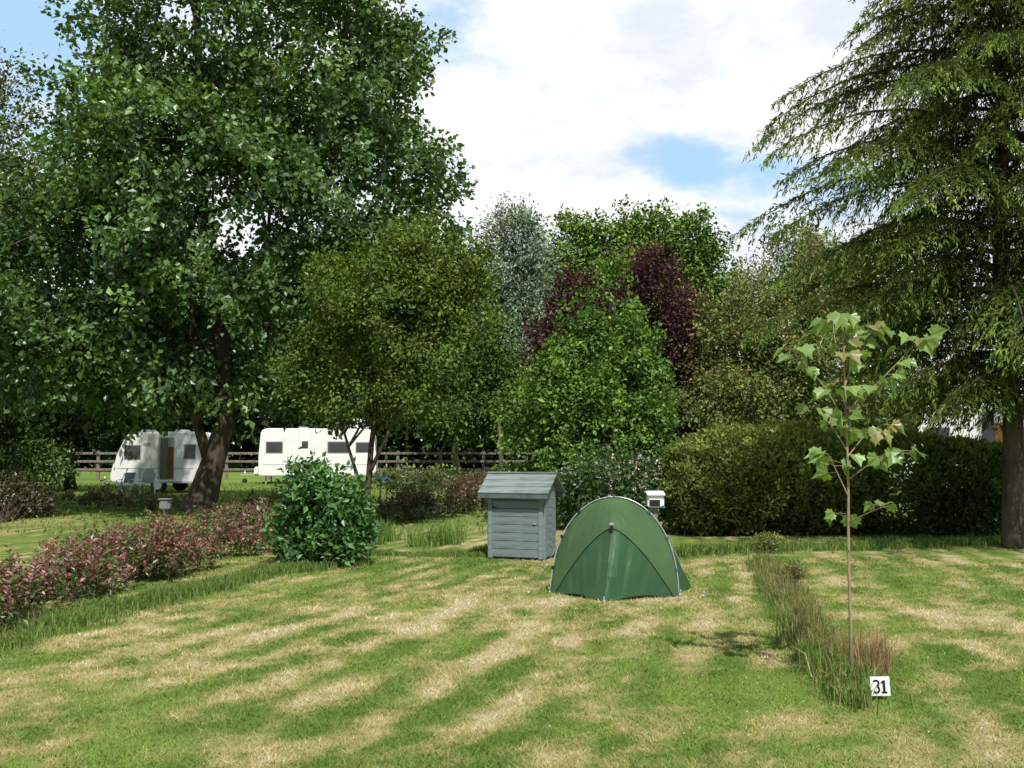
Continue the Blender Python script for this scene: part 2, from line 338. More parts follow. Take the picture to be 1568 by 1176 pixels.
tree('lime_tree',G(950,724),[G(950,724),P(950,600,68),P(955,420,68)],
     [blob(883,395,68,50,62),blob(957,385,68,52,62),blob(1048,380,66,58,60),blob(1010,430,66,60,60),blob(855,480,68,50,80),blob(960,490,65,110,90),blob(1095,470,66,48,70),blob(1060,560,66,90,80)],2100,34,.30,[(.105,.19,.038),(.085,.16,.034),(.14,.225,.045)],r0=.4,limbs=12,twigs=80,seed=13,gap=.08,L=1.2,rad=.32,bump=.32,mat=LEAFF,hue=.28)
tree('copper_beech_tree',G(965,745),[G(965,745),P(965,650,41),P(960,450,41)],
     [blob(878,455,41,28,36),blob(985,432,41,56,46),blob(1040,520,41,55,90),blob(838,530,41,28,55),blob(1055,620,41,50,65),blob(930,560,41,70,80),blob(885,510,41,45,45)],1150,34,.17,[(.058,.02,.030),(.04,.016,.025),(.085,.032,.042)],r0=.22,seed=15,gap=.10,L=.8,rad=.22,bump=.32,mat=LEAFN)
tree('hornbeam_tree',G(925,795),[G(925,795),P(925,700,23),P(930,600,23),P(935,470,23)],
     [blob(942,450,23,18,46,20),blob(928,520,23,52,60),blob(970,560,22.6,46,45),blob(862,570,22.7,42,45),blob(905,625,22.4,92,65),blob(965,640,22.6,65,65),blob(820,640,23,46,55),blob(895,710,22.5,115,60),blob(985,700,22.8,40,45)],1600,32,.115,[(.10,.19,.034),(.07,.145,.03),(.14,.235,.042)],r0=.09,limbs=14,twigs=160,seed=17,gap=.22,L=.46,rad=.11,bump=.42,gs=1.5,hue=.34,mat=LEAFN)
tree('cherry_tree',G(1190,750),[G(1190,750),P(1190,650,38),P(1210,450,38)],
     [blob(1130,560,38,65,75),blob(1185,500,38,70,80),blob(1270,450,38,80,80),blob(1350,450,38,80,95),blob(1160,620,37,120,60),blob(1290,560,37,120,90),blob(1100,500,38,30,40)],1800,34,.15,[(.135,.185,.045),(.10,.16,.038),(.18,.145,.06),(.14,.165,.05)],r0=.2,limbs=14,twigs=160,seed=19,gap=.14,L=.7,rad=.19,bump=.36,mat=LEAFN,hue=.28)
tree('silver_birch_tree',G(1215,728),[G(1215,728),P(1215,600,62),P(1212,370,62)],[blob(1210,380,62,30,35),blob(1190,440,62,45,45),blob(1140,455,62,30,35),blob(1250,405,62,35,50),blob(1240,500,62,80,60)],650,30,.22,[(.22,.27,.15),(.17,.22,.11)],r0=.15,seed=21,gap=.15,bark=BARKP,L=1,rad=.28,bump=.3,mat=LEAFF)
tree('oak_tree',G(108,752),[G(108,752),P(108,680,39),P(110,560,39)],[blob(100,560,39,150,80),blob(20,600,39,120,60),blob(200,590,40,120,60),blob(60,650,40,60,30)],1100,32,.2,[(.045,.08,.026),(.055,.095,.03)],r0=.22,seed=23,gap=.0,mat=LEAFF)
bl=[]
for xx in np.arange(-85,95,4.2):
    hgt=rng.uniform(6,8.5) if xx>0 else rng.uniform(11,14.5); yy=rng.uniform(74,84)
    bl+= [(xx,yy,hgt*.62,3.6,3,hgt*.42),(xx+1.5,yy+2,hgt*.3,3.6,3,hgt*.34),(xx+2,yy+5,hgt*.45,3.6,2,hgt*.4)]
c,od=sample_crown(bl,9500,.6,0,4,.5)
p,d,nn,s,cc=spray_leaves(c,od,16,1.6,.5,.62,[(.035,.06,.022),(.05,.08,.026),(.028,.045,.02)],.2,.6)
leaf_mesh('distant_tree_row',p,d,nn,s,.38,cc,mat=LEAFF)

# ---------------- conifer
def conifer(name,base,H,rfun,nb,pal,zmin=2.0):
    e=empty(name,tuple(base)); T=Tubes(); tz=np.linspace(0,H,14); T.add(np.stack([.05*np.sin(tz),.04*np.cos(tz*1.3),tz],1),np.linspace(.18,.02,14),10)
    ps=[];ds=[];ns=[];ss_=[];cs=[]; pal=np.array(pal)
    for b in range(nb):
        z=zmin+(H-zmin)*(b/nb)**1.05; Lb=rfun(z)*rng.uniform(.6,1.15); a=b*2.399+rng.normal(0,.2)
        hd=np.array([math.cos(a),math.sin(a),0]); t=np.linspace(0,1,10)
        q=np.array([0,0,z])+hd*(t*Lb)[:,None]; q[:,2]+=Lb*(.30*t-.46*t**2.3+rng.normal(0,.04)*t)
        q[:,:2]+=np.array([-hd[1],hd[0]])*(rng.normal(0,.07)*Lb*t**2)[:,None]
        T.add(q,np.linspace(.035,.006,10),5)
        sd=np.array([-hd[1],hd[0],0]); nbr=int(Lb*14)
        for k in range(nbr):
            tt=.06+.94*(k+rng.random())/nbr; o=np.array([np.interp(tt,t,q[:,i]) for i in range(3)])
            sg=1 if k%2 else -1; bl_=(.95*(1-tt)**.6*Lb*.26+.22)*rng.uniform(.7,1.2)
            dv=hd*.75+sd*sg*rng.uniform(.5,1.0)+np.array([0,0,rng.normal(-.05,.12)]); dv/=np.linalg.norm(dv)
            m=int(10+bl_*30); u=rng.random(m); pp=o+dv*(u*bl_)[:,None]; pp[:,2]-=bl_*.8*u**1.7
            pp+=rng.normal(0,.014,(m,3))
            dd=dv*.7+rng.normal(0,.55,(m,3)); dd[:,2]-=.35+.8*u
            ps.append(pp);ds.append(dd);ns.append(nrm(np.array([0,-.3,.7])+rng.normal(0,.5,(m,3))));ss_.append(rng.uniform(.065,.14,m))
            f=(.4+.75*u)[:,None]*(.45+.7*tt); cs.append(pal[rng.integers(0,len(pal))]*f*rng.uniform(.75,1.2))  # needle colour darkened toward trunk and twig bases, painting in crown shade
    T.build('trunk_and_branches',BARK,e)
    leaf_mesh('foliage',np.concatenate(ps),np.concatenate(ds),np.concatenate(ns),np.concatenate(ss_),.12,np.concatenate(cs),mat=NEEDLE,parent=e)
    print('conifer leaves',sum(map(len,ps)))
b0=G(1552,838)
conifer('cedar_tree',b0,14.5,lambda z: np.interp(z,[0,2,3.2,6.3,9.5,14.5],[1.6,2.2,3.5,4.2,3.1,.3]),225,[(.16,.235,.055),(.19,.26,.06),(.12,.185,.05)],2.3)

# ---------------- shrubs
def shrub(name,base,blobs,nspray,per,size,pal,seed=1,stem=.02,gap=0,L=None,rad=None,w=.3,inner=.5,up=.6,bump=.15,tip=None,nst=45,mat=None):
    e=empty(name,tuple(base)); b=np.array(base,float)
    c,od=sample_crown(blobs,nspray,inner,gap,seed,1.5,bump); T=Tubes()
    for j in rng.choice(len(c),min(nst,len(c)),replace=False):
        q0=b+np.array([rng.normal(0,.06),rng.normal(0,.06),0]) if len(blobs)<6 else np.array([c[j][0]+rng.normal(0,.1),c[j][1]+rng.normal(0,.1),0])
        T.add(curve(q0,c[j],sag=-.02,jit=.06,n=6)-b,np.linspace(1,.25,6)*stem,4)
    T.build('stems',BARK,e)
    p,d,nn,s,cc=spray_leaves(c,od,per,L or size*5,rad or size*1.3,size,pal,.1,up,.25)
    if tip is not None:
        zt=np.quantile(p[:,2],.5); pch=sst(vn(p[:,0],p[:,1],1.4,3,2),.25,.65); k=(p[:,2]>zt+rng.normal(0,.08,len(p)))&(rng.random(len(p))<tip[1]*(.3+1.1*pch)); cc[k]=np.array(tip[0])*(.6+.8*rng.random((k.sum(),1)))
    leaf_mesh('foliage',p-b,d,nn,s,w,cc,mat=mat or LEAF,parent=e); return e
shrub('laurel_bush',G(492,862),[blob(490,775,14,46,50),blob(468,812,14,42,38),blob(515,805,14,42,46),blob(495,842,13.9,48,22),blob(480,745,14,22,25)],380,24,.11,[(.065,.155,.038),(.09,.20,.05),(.048,.12,.034)],seed=2,gap=.1,w=.27,L=.22,rad=.09,bump=.34)
RED=((.27,.085,.085),.42)
def hedge_row(name,pts,n,h,seed,tip=RED,pal=[(.08,.13,.04),(.12,.17,.05),(.15,.085,.055)],w=.35,size=.06,spr=60,per=20,shoots=0,sc=None):
    q=resample([(*p[:2],0) for p in pts],n); bl=[]
    for i,c in enumerate(q):
        hh=h*rng.uniform(.6,1.35); bl.append((c[0]+rng.normal(0,.12),c[1]+rng.normal(0,.15),hh*.5,w*rng.uniform(.7,1.1),w,hh*.5))
    e=shrub(name,q[n//2],bl,spr*n,per,size,pal,seed=seed,stem=.006,gap=.25,L=.22,rad=.05,w=.25,tip=tip,bump=.38,nst=n*8)
    if shoots:
        b=np.array(e.location); T=Tubes(); pp=[];dd=[];nn=[];cc=[]
        for k in range(shoots):
            c=q[rng.integers(0,n)]+np.array([rng.normal(0,.22),rng.normal(0,.25),h*.4]); top=c+np.array([rng.normal(0,.08),rng.normal(0,.08),h*rng.uniform(.3,1.0)])
            T.add(np.array([c,(c+top)/2+rng.normal(0,.01,3),top])-b,[.004,.003,.002],4)
            m=16; u=rng.random(m)**.7; pp.append(c+(top-c)*u[:,None]); a=rng.uniform(0,6.28,m); dd.append(np.stack([np.cos(a),np.sin(a),np.full(m,.7)],1)); nn.append(nrm(np.array([0,0,1])+rng.normal(0,.4,(m,3))))
            S_=sc or [(.30,.09,.095),(.46,.24,.25),(.15,.19,.06),(.12,.17,.05)]
            col=np.array(S_[rng.integers(0,len(S_))]); cc.append(np.tile(col,(m,1))*rng.uniform(.6,1.2,(m,1)))
        T.build('shoots',BARK,e); pp=np.concatenate(pp); leaf_mesh('shoot_leaves',pp-b,np.concatenate(dd),np.concatenate(nn),rng.uniform(.04,.08,len(pp)),.22,np.concatenate(cc),parent=e)
    return e
hedge_row('photinia_hedge',[G(-160,1005),G(20,948),G(160,900),G(300,872)],17,.46,31,spr=36,shoots=380)
hedge_row('photinia_hedge',[G(150,880),G(230,862),G(395,848)],11,.5,32,w=.45,spr=38,shoots=180)
hedge_row('photinia_hedge',[G(575,800),G(640,795),G(740,780)],9,.7,33,tip=((.15,.09,.065),.6),pal=[(.085,.11,.04),(.11,.09,.055)],w=.6,size=.085,shoots=90,sc=[(.17,.09,.07),(.12,.14,.05),(.16,.11,.07)])
hedge_row('photinia_hedge',[G(330,815),G(400,820),G(440,820)],5,.5,36,tip=((.18,.08,.06),.6),w=.5,size=.07,shoots=40)
hedge_row('boundary_shrub_row',[G(60,775),G(160,778),G(250,782),G(420,782)],9,.4,34,tip=((.17,.14,.07),.3),w=.7,size=.12,spr=18)
hedge_row('boundary_shrub_row',[G(600,748),G(700,752),G(770,755)],8,.9,37,tip=((.15,.12,.06),.3),pal=[(.07,.115,.038),(.10,.15,.045)],w=1.2,size=.14,spr=40)
shrub('hazel_bush',G(5,800),[blob(-10,765,24,60,34),blob(40,775,24,30,22)],300,26,.09,[(.08,.065,.045),(.09,.10,.04)],seed=41,gap=.1)
shrub('hazel_bush',G(40,750),[blob(30,690,38,55,42),blob(75,710,38,30,30),blob(-40,700,38,60,50)],500,26,.14,[(.08,.145,.042),(.12,.19,.05)],seed=42)
e=shrub('rose_bush',G(960,800),[blob(945,745,20,75,48),blob(1000,750,20,35,38),blob(885,770,20.5,45,35)],650,24,.08,[(.05,.10,.03),(.07,.13,.04)],seed=43,bump=.3)
b=np.array(e.location); nf=60
pp=np.array([P(rng.uniform(925,1010),rng.uniform(700,790),19.2+rng.uniform(-.2,.3)) for _ in range(nf)])
pp=np.repeat(pp,5,axis=0); m_=len(pp)
leaf_mesh('rose_flowers',pp-b+rng.normal(0,.012,(m_,3)),rng.normal(size=(m_,3)),nrm(rng.normal(size=(m_,3))+[0,-1,.5]),np.full(m_,.05),.45,np.tile([[.6,.42,.40]],(m_,1))*rng.uniform(.6,1.1,(m_,1)),parent=e)
shrub('wild_border_plants',G(1180,838),[blob(1180,838,15.5,20,12),blob(1200,850,15,16,9),blob(1070,845,16,60,12)],120,14,.035,[(.14,.19,.05),(.26,.22,.07),(.10,.16,.04)],seed=44,stem=.005)
shrub('wild_border_plants',G(1215,905),[blob(1215,890,11.7,16,16),blob(1235,915,11,14,12),blob(1195,880,12.5,12,10)],90,14,.028,[(.13,.18,.05),(.22,.11,.06),(.10,.15,.04)],seed=45,stem=.004)

def clipped(name,parts,n,size,pals):
    base=(parts[0][0],parts[0][1],0); e=empty(name,base); b=np.array(base)
    P_=[];O_=[];C_=[]
    bm=bmesh.new()
    for (cx,cy,cz,rx,ry,rz),pal in zip(parts,pals):
        d=nrm(rng.normal(size=(n,3))*np.array([1.2,1,1])); k=2.6
        r=1/((np.abs(d)**k).sum(1))**(1/k)
        lump=1+.06*np.sin(d[:,0]*9+cx)*np.sin(d[:,2]*8+1)+.04*np.sin(d[:,0]*23+d[:,1]*17)
        sh=1-.14*rng.random(n)**1.6+ (rng.random(n)<.10)*rng.random(n)*.10
        p=np.array([cx,cy,cz])+d*np.array([rx,ry,rz])*(r*lump*sh)[:,None]; kp=p[:,2]>.05
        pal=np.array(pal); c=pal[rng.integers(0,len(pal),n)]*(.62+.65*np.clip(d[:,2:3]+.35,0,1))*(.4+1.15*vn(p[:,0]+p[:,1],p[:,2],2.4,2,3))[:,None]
        P_.append(p[kp]);O_.append(d[kp]);C_.append(c[kp])
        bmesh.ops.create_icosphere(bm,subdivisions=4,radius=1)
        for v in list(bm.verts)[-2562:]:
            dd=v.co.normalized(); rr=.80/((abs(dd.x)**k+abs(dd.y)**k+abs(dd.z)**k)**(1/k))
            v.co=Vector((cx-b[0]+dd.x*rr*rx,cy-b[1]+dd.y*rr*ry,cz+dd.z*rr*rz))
    me=bpy.data.meshes.new('dark_core'); bm.to_mesh(me); bm.free(); me.materials.append(DARKC); link(bpy.data.objects.new('dark_core',me),e)  # solid dark core, added to stop light passing through the leaf shell
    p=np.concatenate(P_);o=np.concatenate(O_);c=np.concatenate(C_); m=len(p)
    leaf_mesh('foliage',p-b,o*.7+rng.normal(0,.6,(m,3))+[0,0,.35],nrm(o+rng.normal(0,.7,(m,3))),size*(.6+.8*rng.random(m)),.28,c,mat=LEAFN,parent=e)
YG=[(.14,.20,.04),(.18,.225,.05),(.11,.165,.036),(.20,.20,.06)]; DG=[(.085,.14,.038),(.11,.165,.042),(.13,.175,.042)]
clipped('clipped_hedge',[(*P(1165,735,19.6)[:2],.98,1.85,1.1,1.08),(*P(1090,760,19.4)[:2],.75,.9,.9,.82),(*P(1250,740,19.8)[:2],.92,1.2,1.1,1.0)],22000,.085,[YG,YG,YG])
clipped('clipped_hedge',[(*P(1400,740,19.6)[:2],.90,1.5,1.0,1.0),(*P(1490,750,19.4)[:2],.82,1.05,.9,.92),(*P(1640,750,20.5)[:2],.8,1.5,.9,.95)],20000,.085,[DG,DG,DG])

# ---------------- sapling
D=6.87; e=empty('sycamore_sapling',tuple(G(1303,1045))); b=np.array(e.location); T=Tubes()
trk=resample([G(1303,1045),P(1302,950,D),P(1299,850,D),P(1299,740,D),P(1296,650,D),P(1294,600,D),P(1292,540,D),P(1290,490,D)],16); T.add(trk-b,np.linspace(.014,.005,16),8)
brs=[[(1296,655),(1330,600),(1370,560),(1408,520)],[(1296,650),(1262,590),(1232,560),(1212,535)],[(1297,700),(1325,665),(1352,650)],[(1297,690),(1272,650),(1248,625)],[(1299,760),(1280,720),(1268,695)],[(1298,735),(1345,700),(1388,690)],[(1294,590),(1310,540),(1335,505)],[(1299,800),(1330,785),(1355,775)],[(1293,560),(1278,520),(1275,490)],[(1299,800),(1290,790),(1285,785)],[(1296,640),(1320,600),(1340,590)]]
LP=[]
for k,br in enumerate(brs):
    dz=rng.uniform(-.35,.35); L_=len(br); q=np.array([P(x,y,D+dz*i/(L_-1)) for i,(x,y) in enumerate(br)])
    q=resample(q,8); T.add(q-b,np.linspace(.006,.002,8),5)
    for tt in ([3,4,5,6,7,7,7] if k<2 else [4,5,6,7,7] if k<7 else [6,7]): LP.append(q[tt])
for y in (500,520,560,600,640,490,480,540,580,620): LP.append(P(1291,y,D))
for y in (660,700): LP.append(P(1297,y,D))
half=[(0,0),(.15,-.02),(.36,-.06),(.36,.10),(.56,.22),(.44,.36),(.46,.54),(.26,.54),(.13,.70),(0,.92)]
vs=[];fs=[];cs=[];n0=0
for bp in LP:
    for r_ in range(rng.integers(1,4)):
        an=rng.uniform(0,2*np.pi); dv=np.array([math.cos(an),math.sin(an)*.8,rng.uniform(-.25,.3)]); dv/=np.linalg.norm(dv)
        pl=rng.uniform(.03,.10); lb=bp+dv*pl; T.add(np.array([bp,lb])-b,[.0018,.0014],4)
        ld=nrm((dv+np.array([0,0,-.55])+rng.normal(0,.3,3))[None])[0]; nn=nrm((np.array([0,-.4,1])+rng.normal(0,.5,3))[None])[0]
        sd=np.cross(ld,nn); sd/=np.linalg.norm(sd); n2=np.cross(sd,ld); s=rng.uniform(.08,.14)
        col=np.array([.20,.30,.085])*rng.uniform(.7,1.2)
        if rng.random()<.12: col=np.array([.27,.25,.09])
        cup=rng.uniform(.15,.45)
        for sg in (1,-1):
            v=np.array([lb+ld*y_*s+sd*x_*sg*s+n2*(x_*cup-y_*y_*.3+rng.normal(0,.03))*s for x_,y_ in half])
            vs.append(v-b); cs.append(np.tile(col,(10,1)))
            for j in range(1,9): fs.append([n0,n0+j,n0+j+1])
            n0+=10
T.build('stem_and_twigs',BARKS,e)
mesh_np('leaves',np.concatenate(vs),np.array(fs),leaf_mat('sycamore_leaf',.35,.04,lo=.85,hi=1.15),np.concatenate(cs),parent=e)
# ---------------- sign 31
s0=G(1348,1072); e=empty('pitch_number_sign',tuple(s0),math.radians(3))
pf=empty('number_plate',(0,0,.088)); pf.parent=e; pf.rotation_euler=(math.radians(-8),0,0)
box('plate',(0,0,0),(.128,.006,.12),SIGNW,pf,.0015); box('stake',(0,.014,.03),(.02,.012,.17),POSTW,e,.002)
def strip(pts,wd):
    pts=np.array(pts,float); t=np.gradient(pts,axis=0); t/=np.linalg.norm(t,axis=1,keepdims=True); nn=np.stack([-t[:,1],t[:,0]],1)
    a=pts+nn*wd/2; b_=pts-nn*wd/2; v=np.concatenate([a,b_]); n=len(pts); f=np.array([[i,i+1,n+i+1,n+i] for i in range(n-1)])
    return np.stack([v[:,0],np.zeros(len(v)),v[:,1]],1),f
th=np.radians(np.linspace(150,-80,16)); up_=np.stack([-.028+.018*np.cos(th),.019+.0165*np.sin(th)],1)
th=np.radians(np.linspace(80,-150,16)); lo_=np.stack([-.028+.020*np.cos(th),-.020+.0195*np.sin(th)],1)
for k,(pts,wd) in enumerate(((up_,.013),(lo_,.013),([(.024,.037),(.024,-.038)],.017),([(.026,.034),(.006,.020)],.012),([(.006,-.038),(.043,-.038)],.011))):
    v,f=strip(pts,wd); v[:,1]=-.0045-.0004*k; mesh_np('digit_stroke',v,f,SIGNB,parent=pf)

# ---------------- shed cabinet
c0=G(797,856); c0[1]+=.35
e=empty('wooden_storage_cabinet',(c0[0]+.03,c0[1],0),math.radians(-19))
W,Dp,Hh=.86,.62,.98
box('core_frame',(0,0,Hh/2),(W-.03,Dp-.03,Hh-.01),PAINTE,e)
nbd=8; bh=(Hh-.02)/nbd
for i in range(nbd):
    z=.02+bh*(i+.5)
    box('front_board_%d'%i,(rng.normal(0,.002),-Dp/2-.004,z),(W-.14,.022,bh-.007),PAINT,e,.003,(math.radians(4.5),0,rng.normal(0,.002)))
    box('right_board_%d'%i,(W/2+.002,0,z),(.02,Dp-.1,bh-.007),PAINT,e,.003,(0,math.radians(4.5),0))
    box('left_board_%d'%i,(-W/2-.002,0,z),(.02,Dp-.1,bh-.007),PAINT,e,.003,(0,math.radians(-4.5),0))
for sx in (-1,1):
    box('front_corner_post',(sx*(W/2-.035),-Dp/2-.008,Hh/2),(.07,.04,Hh),PAINT,e,.004)
    box('back_corner_post',(sx*(W/2-.035),Dp/2+.008,Hh/2),(.07,.04,Hh),PAINT,e,.004)
    box('side_corner_post',(sx*(W/2+.005),-Dp/2+.045,Hh/2),(.035,.06,Hh),PAINT,e,.004)
box('door_top_rail',(0,-Dp/2-.016,Hh-.05),(W-.145,.02,.06),PAINT,e,.004)
box('latch',(.30,-Dp/2-.03,.52),(.05,.02,.02),METAL,e,.003); box('hinge',(-.33,-Dp/2-.032,.75),(.07,.012,.025),BLACK,e,.002)
zr=Hh; RW=W+.24; RD=Dp/2+.14; rh=.28; ang=math.atan2(rh,RD); sl=math.hypot(rh,RD)
for sg in (-1,1):
    for j in range(3):
        f=(j+.5)/3
        box('roof_board',(0,sg*RD*(1-f),zr-.01+rh*f),(RW,sl/3+.02,.022),PAINTD,e,.004,(-sg*ang+sg*math.radians(2.5),0,0))
    box('fascia',(0,sg*(RD+.004),zr-.055),(RW-.01,.022,.06),PAINTE,e,.004)
box('ridge_cap',(0,0,zr+rh+.004),(RW+.02,.07,.03),PAINTD,e,.006)
for sx in (-1,1):
    bm=bmesh.new(); x0=sx*(W/2-.01); x1=sx*(W/2+.012)
    tri=[(-Dp/2-.02,zr-.03),(Dp/2+.02,zr-.03),(0,zr+rh-.06)]
    a=[bm.verts.new((x0,y,z)) for y,z in tri]; b_=[bm.verts.new((x1,y,z)) for y,z in tri]; bm.faces.new(a); bm.faces.new(b_[::-1])
    for i in range(3): bm.faces.new((a[i],b_[i],b_[(i+1)%3],a[(i+1)%3]))
    bmesh.ops.recalc_face_normals(bm,faces=bm.faces); me=bpy.data.meshes.new('gable_panel'); bm.to_mesh(me); bm.free(); me.materials.append(PAINT); link(bpy.data.objects.new('gable_panel',me),e)

# ---------------- electric hookups
c=G(1004,850); e=empty('electric_hookup_post',tuple(c))
box('post',(0,.02,.38),(.07,.07,.76),POSTW,e,.005); box('housing',(0,-.02,.83),(.25,.16,.2),WHITE,e,.02); box('hood',(0,-.03,.945),(.28,.22,.03),WHITE,e,.01,(math.radians(12),0,0))
box('socket_panel',(-.02,-.105,.80),(.16,.014,.10),BLACK,e,.004); box('blue_socket_cover',(.11,-.1,.74),(.05,.05,.05),BLUEP,e,.01)
c=G(253,803); e=empty('electric_hookup_post',tuple(c))
box('post',(0,0,.2),(.08,.08,.4),POSTW,e,.01); box('housing',(0,-.02,.43),(.22,.18,.22),GREYD,e,.03); box('lid',(0,-.03,.55),(.26,.22,.03),PAINT,e,.01)
e=empty('wooden_post',tuple(G(768,745))); T=Tubes(); T.add([(0,0,0),(-.03,0,1.5),(-.12,0,3.1)],[.11,.1,.08],8); T.build('pole',POSTW,e)

# ---------------- fence
e=empty('post_and_rail_fence',(0,56,0))
for x in np.arange(-40,42,2.4): box('post',(x,0,.8),(.16,.14,1.6),POSTW,e,.01)
for z in (.55,1.0,1.45): box('rail',(0,-.11,z),(82,.05,.13),POSTW,e,.005)

# ---------------- caravans
def caravan(name,loc,L,H,W,rz,sc=1,flip=1,kind=0):
    e=empty(name,loc,rz); g=.38
    if kind==0: prof=[(-L/2,g),(-L/2-.02,g+.5),(-L/2+.16,g+1.0),(-L/2+.55,H-.12),(-L/2+.85,H),(L/2-.5,H),(L/2-.12,H-.1),(L/2,H-.5),(L/2,g)]
    else: prof=[(-L/2,g),(-L/2,g+.95),(-L/2+.1,H-.12),(-L/2+.35,H),(L/2-.35,H-.02),(L/2-.1,H-.3),(L/2-.0,g+.9),(L/2,g)]
    prof=[(x*flip,z) for x,z in prof]
    extr('body_shell',prof,-W/2,W/2,WHITE,e,.06)
    y=-W/2
    def win(x,z,w,h,nm='window'):
        box(nm+'_frame',(x*flip,y-.004,z),(w+.08,.02,h+.08),GREYP,e,.008); box(nm+'_pane',(x*flip,y-.02,z),(w,.022,h),GLASS,e,.01)
    zc=g+(H-g)*.6
    if kind==0:
        win(-L/2+.85,zc,.62,.5); win(L/2-.42,zc+.02,.42,.5)
        box('door_frame',(.42*flip,y-.006,(H+g)/2-.05),(.64,.02,H-g-.35),GREYP,e,.01); box('doorway',(.34*flip,y-.022,(H+g)/2-.05),(.30,.02,H-g-.42),GLASS,e,.004); box('inner_door',(.6*flip,y-.026,(H+g)/2-.2),(.22,.02,H-g-.75),WOODD,e,.004)
        box('awning_locker',(-.35*flip,y-.006,g+.35),(.6,.015,.35),GREYP,e,.01); box('vent',(-.35*flip,y-.012,zc+.3),(.3,.012,.12),GREYP,e,.01)
    else:
        win(-L/2+.75,zc,.75,.5); win(1.0,zc,1.0,.5); win(2.15,zc,.6,.45); box('door_panel',(-.6*flip,y-.008,(H+g)/2-.03),(.62,.02,H-g-.3),WHITE,e,.01); win(-.6,zc+.12,.3,.35,'door_window')
    box('stripe',(0,y-.004,g+.55),(L-.5,.008,.025),GREYP,e); box('skirt_rail',(0,y-.01,g+.03),(L-.2,.03,.07),GREYP,e,.01)
    for yy in (-W/2+.1,W/2-.1):
        cyl('wheel',(.1*flip,yy,.3),.3,.18,BLACK,e,(math.pi/2,0,0),24,.03); cyl('hub',(.1*flip,yy+(-.1 if yy<0 else .1),.3),.17,.03,METAL,e,(math.pi/2,0,0),16)
    box('wheel_arch',(.1*flip,-W/2-.01,.60),(.82,.03,.06),GREYP,e,.01)
    box('drawbar',((-L/2-.5)*flip,0,.42),(1.0,.08,.07),GREYP,e,.01); cyl('jockey_wheel',((-L/2-.8)*flip,0,.12),.12,.06,BLACK,e,(math.pi/2,0,0)); cyl('jockey_tube',((-L/2-.8)*flip,0,.4),.025,.5,METAL,e)
    box('gas_locker',((-L/2-.12)*flip,0,.62),(.3,W*.6,.4),WHITE,e,.06)
    for sx in (-1,1):
        for yy in (-W/2+.2,W/2-.2): box('corner_steady',(sx*(L/2-.35),yy,.19),(.06,.06,.38),GREYP,e,.005)
    for xx in (-.8,.6): box('roof_vent',(xx*flip,0,H+.04),(.45,.45,.1),GREYP,e,.03)
    win_end=(L/2+.005)*flip; box('end_window',(win_end,0,zc+.05),(.03,W*.6,.5),GLASS,e,.01)
    box('tail_lamp',((L/2+.01)*flip,-W/2+.18,g+.25),(.04,.1,.18),REDP,e,.01); box('marker_lamp',((-L/2+.0)*flip,-W/2+.15,g+.12),(.1,.05,.09),REDP,e,.01)
    e.scale=(sc,sc,sc); return e
c=G(242,755); caravan('touring_caravan',(c[0],c[1]+1,0),3.55,2.32,2.0,math.radians(-7))
c=G(483,741); caravan('touring_caravan',(c[0],c[1]+1.0,0),5.6,2.68,2.1,math.radians(5),kind=1)
caravan('touring_caravan',(14.6,31.5,0),3.6,2.75,2.1,math.radians(-24),sc=1.12)
for px,py,cm in ((192,764,TEAL),(226,764,GREYP)):
    c=G(px,py); e=empty('camping_chair',tuple(c),rng.uniform(-.5,.5)); T=Tubes()
    for sx in (-.22,.22):
        T.add([(sx,-.25,0),(sx,.25,.85)],[.022,.022],6); T.add([(sx,.25,0),(sx,-.2,.62),(sx,.12,.64)],[.022]*3,6)
    T.build('tube_frame',METAL,e); box('seat',(0,-.02,.42),(.38,.40,.025),BLUEP,e,.008); box('backrest',(0,.21,.70),(.40,.03,.36),cm,e,.01,(math.radians(-20),0,0))
c=G(210,762); e=empty('camping_table',tuple(c)); box('top',(0,0,.5),(.42,.5,.03),WHITE,e,.008)
for sx in (-.17,.17):
    for sy in (-.2,.2): box('leg',(sx,sy,.245),(.03,.03,.49),METAL,e,.004)
c=G(588,742); e=empty('water_barrel',tuple(c)); cyl('drum',(0,0,.25),.22,.8,BLUEP,e,(0,math.pi/2,0),24,.03); cyl('cap',(.42,0,.25),.05,.05,BLACK,e,(0,math.pi/2,0))

# ---------------- tent
def tmat(name,col,tr=.25):
    m,t=nt(name); o=N(t,'ShaderNodeOutputMaterial'); p=N(t,'ShaderNodeBsdfPrincipled'); tc=N(t,'ShaderNodeTexCoord')
    n=noise_(t,tc.outputs['Object'],2.5,3); c=mixc(t,ss(t,n,.3,.7),col,tuple(x*.8 for x in col)); t.links.new(c,p.inputs['Base Color']); p.inputs['Roughness'].default_value=.42; p.inputs['Specular IOR Level'].default_value=.35
    mp=N(t,'ShaderNodeMapping'); mp.inputs['Scale'].default_value=(5,5,1.2); t.links.new(tc.outputs['Object'],mp.inputs[0])
    b=N(t,'ShaderNodeBump'); b.inputs['Strength'].default_value=.6; b.inputs['Distance'].default_value=.03; t.links.new(noise_(t,mp.outputs[0],2.2,3,.5),b.inputs['Height']); t.links.new(b.outputs[0],p.inputs['Normal'])
    r=N(t,'ShaderNodeBsdfTranslucent'); t.links.new(c,r.inputs[0]); mx=N(t,'ShaderNodeMixShader'); mx.inputs[0].default_value=tr
    t.links.new(p.outputs[0],mx.inputs[1]); t.links.new(r.outputs[0],mx.inputs[2]); t.links.new(mx.outputs[0],o.inputs[0]); return m
TG1=tmat('tent_nylon_light_green',(.085,.17,.066)); TG2=tmat('tent_nylon_green',(.042,.115,.045),.15); TG3=tmat('tent_nylon_pale_panel',(.065,.15,.07),.15)
